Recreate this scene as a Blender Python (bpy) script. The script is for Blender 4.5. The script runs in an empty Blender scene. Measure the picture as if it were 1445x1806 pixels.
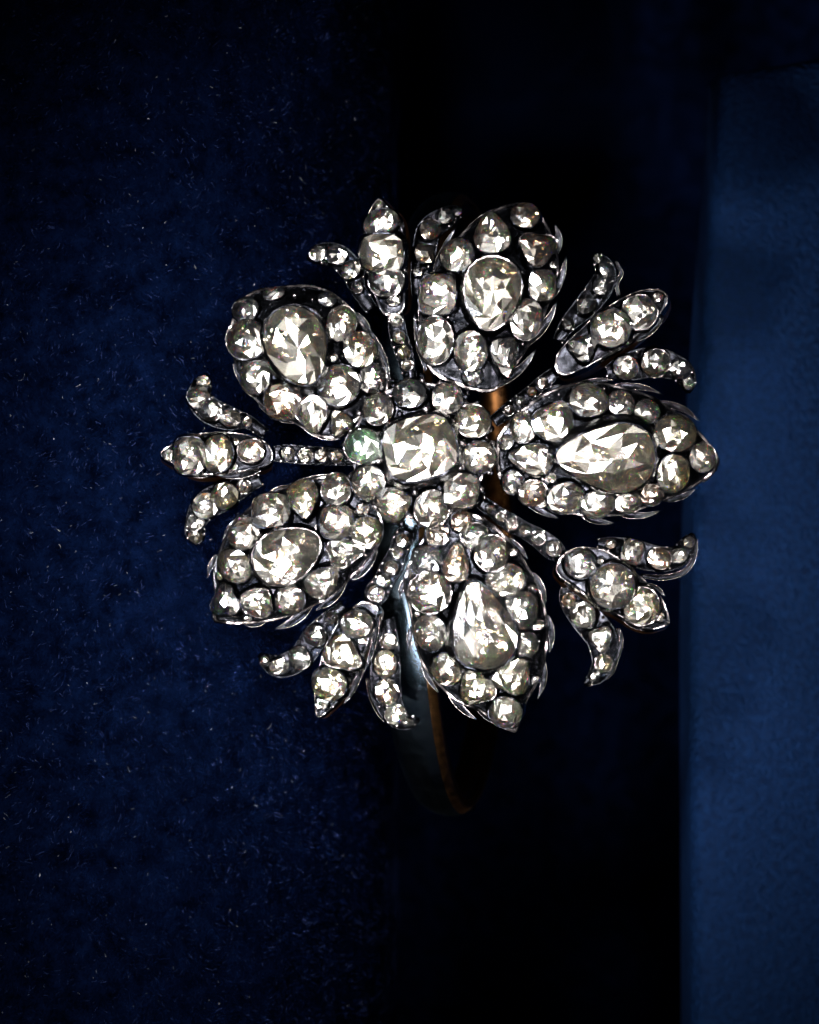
import bpy, bmesh, math, random
import numpy as np
from mathutils import Vector, Matrix

# ------------------------------------------------------------------ camera, world, lamps, exposure
SC = bpy.context.scene
S = 5.5e-5            # metres per photo pixel in the plane of the flower
D = 0.30              # camera distance from that plane
CX, CY = 722.5, 903.0
MM = 1e-3
R = math.radians

cam_d = bpy.data.cameras.new("camera")
cam = bpy.data.objects.new("camera", cam_d)
SC.collection.objects.link(cam)
cam.location = (0, 0, D)
cam_d.sensor_fit = 'VERTICAL'
cam_d.sensor_height = 24.0
cam_d.lens = 24.0 * D / (1806 * S)
cam_d.clip_start = 0.01
cam_d.clip_end = 10
cam_d.dof.use_dof = True
cam_d.dof.focus_distance = D - 0.001
cam_d.dof.aperture_fstop = 24.0
SC.camera = cam

world = bpy.data.worlds.new("World"); SC.world = world
world.use_nodes = True
bg = world.node_tree.nodes["Background"]
bg.inputs[0].default_value = (0.5, 0.65, 1.0, 1)
bg.inputs[1].default_value = 0.03

KD = .055      # the beam spread concentrates the lamps' output on the flower
def lamp(name, kind, loc, target, energy, color, **kw):
    l = bpy.data.lights.new(name, kind)
    l.energy = energy; l.color = color
    for k, v in kw.items(): setattr(l, k, v)
    o = bpy.data.objects.new(name, l)
    SC.collection.objects.link(o)
    o.location = loc
    o.rotation_euler = (Vector(target) - Vector(loc)).to_track_quat('-Z', 'Y').to_euler()
    return o

# key: a small lamp below and to the left of the lens, shadows run upwards
KEY = Vector((-0.16, -0.40, 0.43))
lamp("key_lamp", 'SPOT', KEY, (-0.008, -0.036, 0), 54, (1.0, 0.95, 0.88),
     shadow_soft_size=0.028, spot_size=R(10.7), spot_blend=1.0)
# added narrow-beam lamps, never seen, for the stones and polished edges to mirror
def sparkle_lamp(x, y, z, watts, col, size):
    lamp("added_sparkle_lamp", 'AREA', (x, y, z), (0, 0, 0), watts, col, shape='DISK', size=size, spread=R(9))
sparkle_lamp(-0.11, 0.20, 0.42, KD * .85, (1.0, .97, .91), .075)
sparkle_lamp(0.13, 0.13, 0.46, KD * .26, (1.0, .96, .90), .06)
sparkle_lamp(0.23, -0.12, 0.36, KD * .20, (1.0, .90, .87), .05)
sparkle_lamp(-0.055, -0.07, 0.52, KD * .50, (1.0, .95, .86), .05)
sparkle_lamp(0.05, 0.07, 0.50, KD * .20, (1.0, .96, .90), .04)
sparkle_lamp(-0.30, 0.02, 0.30, KD * .24, (.82, .9, 1.0), .06)
sparkle_lamp(0.04, -0.30, 0.34, KD * .34, (1.0, .97, .93), .05)

vs = SC.view_settings
vs.view_transform = 'Standard'; vs.look = 'None'; vs.exposure = 0.0; vs.gamma = 1.0
SC.cycles.use_denoising = True
SC.cycles.max_bounces = 14
SC.cycles.transmission_bounces = 12
SC.cycles.glossy_bounces = 6
SC.cycles.diffuse_bounces = 2
SC.cycles.sample_clamp_indirect = 12.0
SC.cycles.blur_glossy = 0.3
SC.cycles.use_adaptive_sampling = False

rnd = random.Random(7)

# ------------------------------------------------------------------ helpers
def P(px, py, z=0.0):
    """photo pixel -> world point at height z (metres)"""
    f = (D - z) / D
    return Vector(((px - CX) * S * f, (CY - py) * S * f, z))

def mk(name, verts, faces, mats, parent=None, fmat=None, smooth=None, kind=None):
    me = bpy.data.meshes.new(name)
    me.from_pydata([tuple(v) for v in verts], [], faces)
    for m in mats: me.materials.append(m)
    if fmat is not None: me.polygons.foreach_set("material_index", fmat)
    if smooth is not None:
        if smooth is True: smooth = [True] * len(faces)
        me.polygons.foreach_set("use_smooth", smooth)
    me.update()
    bm = bmesh.new(); bm.from_mesh(me)
    bmesh.ops.recalc_face_normals(bm, faces=bm.faces)
    bm.to_mesh(me); bm.free()
    o = bpy.data.objects.new(name, me)
    SC.collection.objects.link(o)
    if parent: o.parent = parent
    if kind: o["kind"] = kind
    return o

class MB:
    def __init__(s): s.v = []; s.f = []; s.m = []; s.s = []
    def add(s, verts, faces, mat=0, smooth=True):
        b = len(s.v); s.v += [Vector(x) for x in verts]
        for f in faces:
            s.f.append(tuple(b + i for i in f)); s.m.append(mat); s.s.append(smooth)
    def build(s, name, mats, parent=None, kind=None):
        return mk(name, s.v, s.f, mats, parent, s.m, s.s, kind)

def catmull(pts, n, closed=True):
    pts = [np.array(p, float) for p in pts]; k = len(pts); out = []
    segs = k if closed else k - 1
    for i in range(n):
        u = i / n * segs if closed else i / (n - 1) * segs
        j = min(int(u), segs - 1); t = u - j
        g = (lambda q: pts[q % k]) if closed else (lambda q: pts[min(max(q, 0), k - 1)])
        a, b, c, d = g(j - 1), g(j), g(j + 1), g(j + 2)
        out.append(0.5 * (2 * b + (c - a) * t + (2 * a - 5 * b + 4 * c - d) * t * t + (3 * b - a - 3 * c + d) * t ** 3))
    return out

# ------------------------------------------------------------------ materials
def new_mat(name):
    m = bpy.data.materials.new(name); m.use_nodes = True
    nt = m.node_tree; nt.nodes.clear()
    return m, nt, nt.nodes, nt.links

def noise(nt, scale, detail=3, rough=.55, coord='Object'):
    tc = nt.nodes.new('ShaderNodeTexCoord'); n = nt.nodes.new('ShaderNodeTexNoise')
    n.inputs['Scale'].default_value = scale; n.inputs['Detail'].default_value = detail
    n.inputs['Roughness'].default_value = rough
    nt.links.new(tc.outputs[coord], n.inputs['Vector'])
    return n

def ramp(nt, src, stops):
    r = nt.nodes.new('ShaderNodeValToRGB')
    while len(r.color_ramp.elements) < len(stops): r.color_ramp.elements.new(.5)
    for e, (p, c) in zip(r.color_ramp.elements, stops):
        e.position = p; e.color = (*c, 1)
    nt.links.new(src, r.inputs[0]); return r

def metal(name, c0, c1, r0, r1, bump=.25, scale=900):
    m, nt, N, L = new_mat(name)
    p = N.new('ShaderNodeBsdfPrincipled'); o = N.new('ShaderNodeOutputMaterial')
    p.inputs['Metallic'].default_value = 1.0
    n = noise(nt, scale, 4)
    cr = ramp(nt, n.outputs['Fac'], [(.35, c0), (.68, c1)])
    L.new(cr.outputs[0], p.inputs['Base Color'])
    n2 = noise(nt, scale * 2.3, 3)
    mr = N.new('ShaderNodeMapRange'); mr.inputs[3].default_value = r0; mr.inputs[4].default_value = r1
    L.new(n2.outputs['Fac'], mr.inputs[0]); L.new(mr.outputs[0], p.inputs['Roughness'])
    b = N.new('ShaderNodeBump'); b.inputs['Strength'].default_value = bump; b.inputs['Distance'].default_value = 8e-5
    n3 = noise(nt, scale * 1.5, 4)
    L.new(n3.outputs['Fac'], b.inputs['Height']); L.new(b.outputs[0], p.inputs['Normal'])
    L.new(p.outputs[0], o.inputs[0])
    return m

M_DARK = metal('oxidised_silver', (.002, .0023, .0032), (.014, .0148, .019), .14, .32, bump=.8)
M_RIM = metal('worn_silver', (.015, .015, .017), (.34, .31, .32), .12, .36, bump=.7, scale=520)
M_GOLD = metal('old_gold', (.022, .010, .004), (.12, .055, .019), .22, .42)
M_HOOP = metal('hoop_silver', (.012, .019, .028), (.042, .058, .076), .15, .28, bump=.12, scale=420)
M_EDGE = metal('hoop_gold_edge', (.016, .008, .0035), (.085, .042, .016), .22, .42)
M_LINING = metal('gold_lining', (.004, .0018, .0008), (.024, .0105, .0037), .22, .40)

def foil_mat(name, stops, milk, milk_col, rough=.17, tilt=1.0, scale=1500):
    """crumpled silver foil behind a stone, its cell tones painted as inner reflections"""
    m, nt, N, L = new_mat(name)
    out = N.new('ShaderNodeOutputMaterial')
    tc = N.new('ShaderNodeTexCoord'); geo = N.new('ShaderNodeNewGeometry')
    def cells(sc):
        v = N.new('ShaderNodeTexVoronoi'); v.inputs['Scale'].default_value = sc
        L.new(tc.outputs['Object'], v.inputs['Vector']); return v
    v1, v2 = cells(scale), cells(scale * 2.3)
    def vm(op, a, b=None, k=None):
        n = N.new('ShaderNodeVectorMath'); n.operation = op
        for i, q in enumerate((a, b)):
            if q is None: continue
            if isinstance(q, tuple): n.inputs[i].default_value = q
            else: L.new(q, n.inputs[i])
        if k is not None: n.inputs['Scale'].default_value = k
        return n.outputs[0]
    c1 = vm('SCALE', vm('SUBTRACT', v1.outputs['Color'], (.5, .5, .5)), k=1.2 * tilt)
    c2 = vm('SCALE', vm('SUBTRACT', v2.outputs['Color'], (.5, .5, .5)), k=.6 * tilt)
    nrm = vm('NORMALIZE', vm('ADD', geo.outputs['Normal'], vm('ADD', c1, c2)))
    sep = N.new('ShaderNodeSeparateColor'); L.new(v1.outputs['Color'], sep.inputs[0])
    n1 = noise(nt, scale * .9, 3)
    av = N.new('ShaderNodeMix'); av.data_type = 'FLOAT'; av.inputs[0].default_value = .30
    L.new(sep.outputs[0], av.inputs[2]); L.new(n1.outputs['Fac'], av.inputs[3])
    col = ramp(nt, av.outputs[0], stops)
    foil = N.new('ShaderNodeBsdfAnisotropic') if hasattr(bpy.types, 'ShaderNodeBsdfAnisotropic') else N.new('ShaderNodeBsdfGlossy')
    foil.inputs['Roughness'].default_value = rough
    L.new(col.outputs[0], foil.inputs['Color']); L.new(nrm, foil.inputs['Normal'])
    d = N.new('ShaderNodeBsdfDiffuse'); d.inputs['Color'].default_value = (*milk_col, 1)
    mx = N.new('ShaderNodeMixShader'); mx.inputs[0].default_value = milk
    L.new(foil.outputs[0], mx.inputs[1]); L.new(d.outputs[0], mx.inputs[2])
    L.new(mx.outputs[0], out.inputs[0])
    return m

def skin_mat(name, tint, clear, milk, milk_col, rough=.0, inner=.22, inner_rough=.19):
    """the stone itself: mirror reflection, straight view and dispersive refraction, a breath of cloudiness"""
    m, nt, N, L = new_mat(name)
    out = N.new('ShaderNodeOutputMaterial')
    bump = N.new('ShaderNodeBump'); bump.inputs['Strength'].default_value = .10; bump.inputs['Distance'].default_value = 3e-5
    n3 = noise(nt, 1600, 3); L.new(n3.outputs['Fac'], bump.inputs['Height'])
    sh = None
    for col, ior in (((1, 0, 0), 2.411), ((0, 1, 0), 2.42), ((0, 0, 1), 2.430)):
        r = N.new('ShaderNodeBsdfRefraction'); r.inputs['IOR'].default_value = ior
        r.inputs['Roughness'].default_value = rough
        r.inputs['Color'].default_value = tuple(c * t for c, t in zip(col, tint)) + (1,)
        if sh is None: sh = r.outputs[0]
        else:
            a = N.new('ShaderNodeAddShader'); L.new(sh, a.inputs[0]); L.new(r.outputs[0], a.inputs[1]); sh = a.outputs[0]
    tr = N.new('ShaderNodeBsdfTransparent'); tr.inputs['Color'].default_value = (*tint, 1)
    m1 = N.new('ShaderNodeMixShader'); m1.inputs[0].default_value = clear
    L.new(sh, m1.inputs[1]); L.new(tr.outputs[0], m1.inputs[2])
    d = N.new('ShaderNodeBsdfDiffuse'); d.inputs['Color'].default_value = (*milk_col, 1)
    n2 = noise(nt, 800, 5, .65)
    mr = N.new('ShaderNodeMapRange'); mr.inputs[1].default_value = .3; mr.inputs[2].default_value = .75
    mr.inputs[3].default_value = milk * .3; mr.inputs[4].default_value = milk * 1.7
    L.new(n2.outputs['Fac'], mr.inputs[0])
    m2 = N.new('ShaderNodeMixShader'); L.new(mr.outputs[0], m2.inputs[0])
    L.new(m1.outputs[0], m2.inputs[1]); L.new(d.outputs[0], m2.inputs[2])
    # inner reflections that follow the cut: one tone for each facet
    fa = N.new('ShaderNodeAttribute'); fa.attribute_name = 'facet'
    geo = N.new('ShaderNodeNewGeometry')
    sb = N.new('ShaderNodeVectorMath'); sb.operation = 'SUBTRACT'; sb.inputs[1].default_value = (.5, .5, .5); L.new(fa.outputs['Vector'], sb.inputs[0])
    sc_ = N.new('ShaderNodeVectorMath'); sc_.operation = 'SCALE'; sc_.inputs['Scale'].default_value = .7; L.new(sb.outputs[0], sc_.inputs[0])
    ad = N.new('ShaderNodeVectorMath'); ad.operation = 'ADD'; L.new(geo.outputs['Normal'], ad.inputs[0]); L.new(sc_.outputs[0], ad.inputs[1])
    no = N.new('ShaderNodeVectorMath'); no.operation = 'NORMALIZE'; L.new(ad.outputs[0], no.inputs[0])
    gi = N.new('ShaderNodeBsdfGlossy'); gi.inputs['Roughness'].default_value = inner_rough
    gi.inputs['Color'].default_value = tuple(t * .95 for t in tint) + (1,); L.new(no.outputs[0], gi.inputs['Normal'])
    m3 = N.new('ShaderNodeMixShader'); m3.inputs[0].default_value = inner
    L.new(m2.outputs[0], m3.inputs[1]); L.new(gi.outputs[0], m3.inputs[2]); m2 = m3
    g = N.new('ShaderNodeBsdfGlossy'); g.inputs['Roughness'].default_value = .10
    L.new(bump.outputs[0], g.inputs['Normal'])
    fr = N.new('ShaderNodeFresnel'); fr.inputs['IOR'].default_value = 2.42
    fin = N.new('ShaderNodeMixShader')
    L.new(fr.outputs[0], fin.inputs[0]); L.new(m2.outputs[0], fin.inputs[1]); L.new(g.outputs[0], fin.inputs[2])
    L.new(fin.outputs[0], out.inputs[0])
    return m

_W = [(.20, (.035, .03, .028)), (.38, (.42, .37, .30)), (.50, (.93, .91, .85)), (.62, (.52, .37, .24)), (.75, (.98, .97, .95))]  # foil ramps: light, brown and dark tones painted in for reflections inside the stones
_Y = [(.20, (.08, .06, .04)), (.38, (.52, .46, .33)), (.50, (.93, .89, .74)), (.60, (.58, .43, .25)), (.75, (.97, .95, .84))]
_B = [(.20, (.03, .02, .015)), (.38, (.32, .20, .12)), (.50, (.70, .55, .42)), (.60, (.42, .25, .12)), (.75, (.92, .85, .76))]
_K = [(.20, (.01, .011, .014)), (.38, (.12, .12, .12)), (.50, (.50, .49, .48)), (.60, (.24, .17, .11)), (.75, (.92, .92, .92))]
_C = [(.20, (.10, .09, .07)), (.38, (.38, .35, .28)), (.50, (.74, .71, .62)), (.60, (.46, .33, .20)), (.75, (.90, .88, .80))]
_G = [(.20, (.03, .09, .04)), (.38, (.44, .56, .42)), (.50, (.90, .96, .86)), (.60, (.20, .62, .28)), (.75, (.96, .98, .94))]  # greens painted in for a coloured flash in one stone
CL = .80
GEM = {
    'w': skin_mat('diamond_white', (1, .975, .92), CL, .004, (.60, .58, .52)),
    'y': skin_mat('diamond_yellowish', (1, .97, .86), CL, .004, (.60, .55, .42)),
    'b': skin_mat('diamond_brown', (1, .90, .78), CL, .004, (.45, .36, .28)),
    'k': skin_mat('diamond_dark', (.85, .84, .82), CL, .002, (.30, .29, .27)),
    'g': skin_mat('diamond_painted_fire', (.88, 1, .90), CL, .006, (.50, .60, .50)),  # green tint painted in for the fire of this stone
    'c': skin_mat('diamond_cloudy', (1, .975, .90), CL, .005, (.60, .58, .50), .0, .22, .21),
}
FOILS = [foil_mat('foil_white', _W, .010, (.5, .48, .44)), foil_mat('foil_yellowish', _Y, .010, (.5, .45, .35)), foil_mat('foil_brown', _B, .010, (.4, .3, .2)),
         foil_mat('foil_dark', _K, .006, (.2, .2, .2)), foil_mat('foil_painted_fire', _G, .010, (.4, .6, .4)), foil_mat('foil_soft', _C, .014, (.52, .50, .43), .20, 1.0, 950)]
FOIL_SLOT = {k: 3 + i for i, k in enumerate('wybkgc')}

# ------------------------------------------------------------------ the setting: velvet, leather, dark case
def velvet_material():
    m, nt, N, L = new_mat('navy_velvet')
    out = N.new('ShaderNodeOutputMaterial'); p = N.new('ShaderNodeBsdfPrincipled')
    n = noise(nt, 420, 6, .7)
    cr = ramp(nt, n.outputs['Fac'], [(.35, (.0001, .0003, .0014)), (.72, (.0006, .0019, .0090))])
    L.new(cr.outputs[0], p.inputs['Base Color'])
    p.inputs['Roughness'].default_value = .95
    p.inputs['Specular IOR Level'].default_value = .0
    p.inputs['Sheen Weight'].default_value = .0
    p.inputs['Sheen Tint'].default_value = (.08, .2, .8, 1)
    b = N.new('ShaderNodeBump'); b.inputs['Strength'].default_value = .9; b.inputs['Distance'].default_value = 3e-4
    n2 = noise(nt, 900, 5, .7)
    L.new(n2.outputs['Fac'], b.inputs['Height']); L.new(b.outputs[0], p.inputs['Normal'])
    L.new(p.outputs[0], out.inputs[0])
    return m

def fibre_material(name, c0, c1, spec=.5):
    m, nt, N, L = new_mat(name)
    out = N.new('ShaderNodeOutputMaterial'); p = N.new('ShaderNodeBsdfPrincipled')
    tc = N.new('ShaderNodeHairInfo')
    cr = ramp(nt, tc.outputs['Random'], [(0, c0), (.55, tuple((a + 2 * b) / 3 * .6 for a, b in zip(c1, c0))), (.93, c1), (1.0, tuple(min(1, c * 4 + .02) for c in c1))])
    L.new(cr.outputs[0], p.inputs['Base Color'])
    p.inputs['Roughness'].default_value = .42
    p.inputs['Specular IOR Level'].default_value = spec
    L.new(p.outputs[0], out.inputs[0])
    return m

ZV = -9.5 * MM      # top of the velvet pad
ZF = -150 * MM       # velvet floor of the case beside it
E0, E1 = -33.0 * MM, -2.6 * MM     # x where the pad begins to roll over / where its side stands upright

RZ = 42 * MM
def velvet_z(x, y):
    w = .35 * MM * math.sin(x * 90 + 1.3) * math.sin(y * 70) + .25 * MM * math.sin(x * 210 + y * 160)
    if x <= E0: return ZV + w
    if x < E1:
        t = (x - E0) / (E1 - E0)
        r = E1 - E0
        return ZV + w - RZ * (1 - math.sqrt(max(0, 1 - t * t)))
    return None

def velvet():
    # cross-section: pad top, rounded shoulder, upright side, floor
    xs = [(-.30 + i * (E0 + .30) / 120) for i in range(120)]
    sec = [(x, None) for x in xs]
    r = E1 - E0
    for i in range(19):
        a = i / 18 * math.pi / 2
        sec.append((E0 + r * math.sin(a), ZV - RZ * (1 - math.cos(a))))
    for i in range(1, 15):
        t = i / 15
        sec.append((E1 + .8 * MM * math.sin(t * 9), ZV - RZ + (ZF + 3 * MM - ZV + RZ) * t))
    for i in range(7):
        a = i / 6 * math.pi / 2
        sec.append((E1 + 3 * MM * (1 - math.cos(a)), ZF + 3 * MM * (1 - math.sin(a))))
    for i in range(1, 80):
        sec.append((E1 + 3 * MM + i * .005, ZF))
    ys = [-.35 + j * .0035 for j in range(201)]
    V, F = [], []
    for y in ys:
        for (x, z) in sec:
            wv = .35 * MM * math.sin(x * 90 + 1.3) * math.sin(y * 70) + .25 * MM * math.sin(x * 210 + y * 160)
            V.append((x, y, (ZV if z is None else z) + wv))
    n = len(sec)
    for j in range(len(ys) - 1):
        for i in range(n - 1):
            F.append((j * n + i, j * n + i + 1, (j + 1) * n + i + 1, (j + 1) * n + i))
    return mk('velvet_cushion', V, F, [velvet_material()], smooth=True), sec

velvet_o, VSEC = velvet()
velvet_o["kind"] = "structure"
velvet_o["label"] = "dark navy velvet cushion rolling off into deep shade under the diamond flower"
velvet_o["category"] = "cushion"

def curves(name, roots, dirs, lens, bend, rad, mat, parent, segs=3, kind="stuff"):
    n = len(roots)
    cu = bpy.data.hair_curves.new(name)
    cu.add_curves([segs + 1] * n)
    t = np.linspace(0, 1, segs + 1)[None, :, None]
    pos = roots[:, None, :] + dirs[:, None, :] * lens[:, None, None] * t + bend[:, None, :] * t * t
    cu.attributes['position'].data.foreach_set('vector', pos.reshape(-1).astype(np.float32))
    ra = cu.attributes.new('radius', 'FLOAT', 'POINT')
    rr = np.repeat((rad * (1 - .55 * np.linspace(0, 1, segs + 1)))[None, :], n, 0)
    ra.data.foreach_set('value', rr.reshape(-1).astype(np.float32))
    cu.materials.append(mat)
    o = bpy.data.objects.new(name, cu)
    SC.collection.objects.link(o); o.parent = parent; o["kind"] = kind
    return o

def pile():
    g = np.random.default_rng(3)
    # arc-length sampling of the cross-section
    pts = []
    for (x, z) in VSEC: pts.append((x, ZV if z is None else z))
    pts = np.array(pts); seg = np.linalg.norm(np.diff(pts, axis=0), axis=1)
    # dense where the picture looks closely, thin on the shaded floor
    mid = (pts[1:, 0] + pts[:-1, 0]) / 2
    w = seg * np.where(mid < -.045, .0, np.where(mid > .055, 0, np.where(pts[1:, 1] < -.03, .45, 1)))
    cum = np.concatenate([[0], np.cumsum(w)]); cum /= cum[-1]
    n = 290000
    u = g.random(n); k = np.clip(np.searchsorted(cum, u) - 1, 0, len(seg) - 1)
    f = g.random(n)[:, None]
    p2 = pts[k] * (1 - f) + pts[k + 1] * f
    d2 = pts[k + 1] - pts[k]; d2 /= np.linalg.norm(d2, axis=1)[:, None]
    nor = np.stack([-d2[:, 1], np.zeros(n), d2[:, 0]], 1)
    y = g.uniform(-.058, .058, n)
    x = p2[:, 0]
    wv = .35e-3 * np.sin(x * 90 + 1.3) * np.sin(y * 70) + .25e-3 * np.sin(x * 210 + y * 160)
    roots = np.stack([x, y, p2[:, 1] + wv], 1)
    # nap leans in clumps and patches, so that the pile goes light and dark
    def field(cell, seed):
        q = np.random.default_rng(seed).normal(0, 1, (400, 400))
        i = (x + .06) / cell; j = (y + .06) / cell
        i0 = np.floor(i).astype(int) % 399; j0 = np.floor(j).astype(int) % 399
        fi = i - np.floor(i); fj = j - np.floor(j); fi = fi * fi * (3 - 2 * fi); fj = fj * fj * (3 - 2 * fj)
        return (q[i0, j0] * (1 - fi) + q[i0 + 1, j0] * fi) * (1 - fj) + (q[i0, j0 + 1] * (1 - fi) + q[i0 + 1, j0 + 1] * fi) * fj
    lx = .30 * field(.0042, 1) + .42 * field(.0013, 2) + .40 * field(.0006, 3) + g.normal(0, .22, n)
    ly = .30 * field(.0042, 4) + .42 * field(.0013, 5) + .40 * field(.0006, 6) + g.normal(0, .22, n)
    wl = np.clip((-.008 - x) / .022, 0, 1)
    dirs = nor * .4 + np.array([0, 0, .6])[None, :] + np.stack([(lx - .22 * wl) * (.55 + .45 * wl), (ly - .50 * wl) * (.55 + .45 * wl), np.zeros(n)], 1)
    dirs /= np.linalg.norm(dirs, axis=1)[:, None]
    lens = np.clip(.52 + .16 * field(.0009, 7) + g.normal(0, .12, n), .2, 1.1) * MM
    bend = g.normal(0, .00010, (n, 3))
    m = fibre_material('velvet_fibre', (.0001, .0003, .0018), (.0019, .0053, .026), .0)
    curves('pile', roots, dirs, lens, bend, 1.5e-5, m, velvet_o)
    # dust and lint caught in the nap
    nl = 520
    x = g.uniform(-.042, E1 - .002, nl); y = g.uniform(-.055, .055, nl)
    z = np.array([velvet_z(a, b) for a, b in zip(x, y)]) + .62 * MM
    a = g.uniform(0, 6.28, nl)
    dirs = np.stack([np.cos(a), np.sin(a), g.normal(0, .15, nl)], 1)
    ln = np.exp(g.normal(-1.2, .5, nl)) * MM * .5
    ln[:16] *= 2.0
    bend = g.normal(0, .35, (nl, 3)) * ln[:, None]; bend[:, 2] *= .3
    m2 = fibre_material('lint_fibre', (.03, .045, .08), (.20, .21, .24))
    curves('lint', np.stack([x, y, z], 1), dirs, ln, bend, 1.2e-5, m2, velvet_o, segs=6)
pile()

def leather_material():
    m, nt, N, L = new_mat('blue_leather')
    out = N.new('ShaderNodeOutputMaterial'); p = N.new('ShaderNodeBsdfPrincipled')
    n = noise(nt, 1300, 4)
    cr = ramp(nt, n.outputs['Fac'], [(.30, (.0005, .0027, .0110)), (.70, (.0013, .0068, .0260))])
    L.new(cr.outputs[0], p.inputs['Base Color'])
    p.inputs['Roughness'].default_value = .75; p.inputs['Specular IOR Level'].default_value = .02
    tc = N.new('ShaderNodeTexCoord'); v = N.new('ShaderNodeTexVoronoi'); v.feature = 'DISTANCE_TO_EDGE'
    v.inputs['Scale'].default_value = 1000
    L.new(tc.outputs['Object'], v.inputs['Vector'])
    b = N.new('ShaderNodeBump'); b.inputs['Strength'].default_value = .9; b.inputs['Distance'].default_value = 4e-4
    L.new(v.outputs['Distance'], b.inputs['Height']); L.new(b.outputs[0], p.inputs['Normal'])
    L.new(p.outputs[0], out.inputs[0])
    return m

def leather():
    z = -40 * MM
    edge = catmull([(1215, 2100), (1215, 1806), (1213, 1400), (1213, 1080), (1221, 800), (1236, 540), (1254, 300), (1266, 150)], 60, closed=False)
    prof = [(0, -14), (0, -2.2), (.25, -1.3), (.7, -.65), (1.3, -.2), (2.2, 0)]   # mm in from the edge, mm of height
    V, F = [], []
    rows = []
    for i, e in enumerate(edge):
        # the top end of the panel follows a slanting edge
        row = []
        for (dx, dz) in prof:
            p = P(e[0] + 6, e[1], z); row.append((p.x + dx * MM, p.y, z + dz * MM))
        for k in range(1, 14):
            q = P(e[0] + 6, e[1], z)
            slant = max(0, 1 - (e[1] - 150) / 900) * .17 * k * 4 * MM
            row.append((q.x + (2.2 + k * 4) * MM, q.y + slant, z - .02 * k * k * MM * .3))
        rows.append(row)
    # rolled top edge
    last = rows[-1]
    for (dy, dz) in ((.9, -.3), (1.5, -.9), (1.7, -2), (1.7, -14)):
        rows.append([(x, y + dy * MM, zz + dz * MM if zz > z - 3 * MM else zz) for (x, y, zz) in last])
    n = len(rows[0])
    for r_ in rows: V += r_
    for j in range(len(rows) - 1):
        for i in range(n - 1):
            F.append((j * n + i, j * n + i + 1, (j + 1) * n + i + 1, (j + 1) * n + i))
    o = mk('leather_panel', V, F, [leather_material()], smooth=True)
    o["label"] = "smooth blue leather panel with a rounded edge beside the velvet"
    o["category"] = "leather panel"
leather()

# ------------------------------------------------------------------ gems
def shape_fn(kind):
    if kind == 'p': return lambda a: (math.cos(a), math.sin(a) * (1 - .42 * math.cos(a)) * .93)
    if kind == 'e': return lambda a: (math.cos(a), math.sin(a) * (1 - .20 * math.cos(a)) * .98)
    if kind == 't': return lambda a: tuple((.90 + .15 * math.cos(3 * a)) * c for c in (math.cos(a), math.sin(a)))
    if kind == 'c':
        def f(a):
            c, s = math.cos(a), math.sin(a); q = (abs(c) ** 3.2 + abs(s) ** 3.2) ** (-1 / 3.2)
            return (c * q, s * q)
        return f
    return lambda a: (math.cos(a), math.sin(a))

def gem_mesh(rx, ry, kind, seed, flat=1.0):
    """rose cut: domed crown of triangular facets, narrower flat base; base at z=0 (metres in, metres out)"""
    g = random.Random(seed)
    big = max(rx, ry) > 2.2 * MM
    small = max(rx, ry) < .75 * MM
    mid = max(rx, ry) > 1.15 * MM
    n = 8 if small else (18 if big else (14 if mid else 12))
    f = shape_fn(kind)
    rm = min(rx, ry)
    h = rm * flat
    j = lambda s: 1 + g.uniform(-s, s)
    off = g.uniform(0, 1)
    def ring(t, z, m, ph, jit):
        o = []
        for i in range(m):
            a = 2 * math.pi * (i + ph + off) / m + g.uniform(-.12, .12) * jit
            u, v = f(a); k = t * j(.05 * jit)
            o.append((u * rx * k, v * ry * k, z * j(.08 * jit)))
        return o
    half = n // 2
    base = ring(.97, .16 * h, n, 0, .2)
    low = ring(.99, .28 * h, n, 0, .3)
    gird = ring(1.0, .38 * h, n, 0, .4)
    V = base + low + gird
    F = []
    for i in range(n):
        k = (i + 1) % n
        F.append((i, k, n + k, n + i)); F.append((n + i, n + k, 2 * n + k, 2 * n + i))
    b0 = 2 * n
    if big or mid:
        r1 = ring(.72, .66 * h, half, .25, 1); r2 = ring(.40, .83 * h, half, .75 if half % 2 else .75, 1)
        b1 = len(V); V += r1; b2 = len(V); V += r2; top = len(V)
        V.append((g.uniform(-.1, .1) * rx, g.uniform(-.1, .1) * ry, .90 * h))
        for i in range(half):
            k = (i + 1) % half
            F.append((b0 + 2 * i, b0 + 2 * i + 1, b1 + i))
            F.append((b0 + 2 * i + 1, b0 + (2 * i + 2) % n, b1 + k)); F.append((b0 + 2 * i + 1, b1 + k, b1 + i))
            F.append((b1 + i, b1 + k, b2 + i)); F.append((b1 + k, b2 + k, b2 + i))
            F.append((b2 + i, b2 + k, top))
    else:
        r1 = ring(.60, .74 * h, half, .25, 1)
        b1 = len(V); V += r1; top = len(V)
        V.append((g.uniform(-.12, .12) * rx, g.uniform(-.12, .12) * ry, .95 * h))
        for i in range(half):
            k = (i + 1) % half
            F.append((b0 + 2 * i, b0 + 2 * i + 1, b1 + i))
            F.append((b0 + 2 * i + 1, b0 + (2 * i + 2) % n, b1 + k)); F.append((b0 + 2 * i + 1, b1 + k, b1 + i))
            F.append((b1 + i, b1 + k, top))
    return V, F

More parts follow.
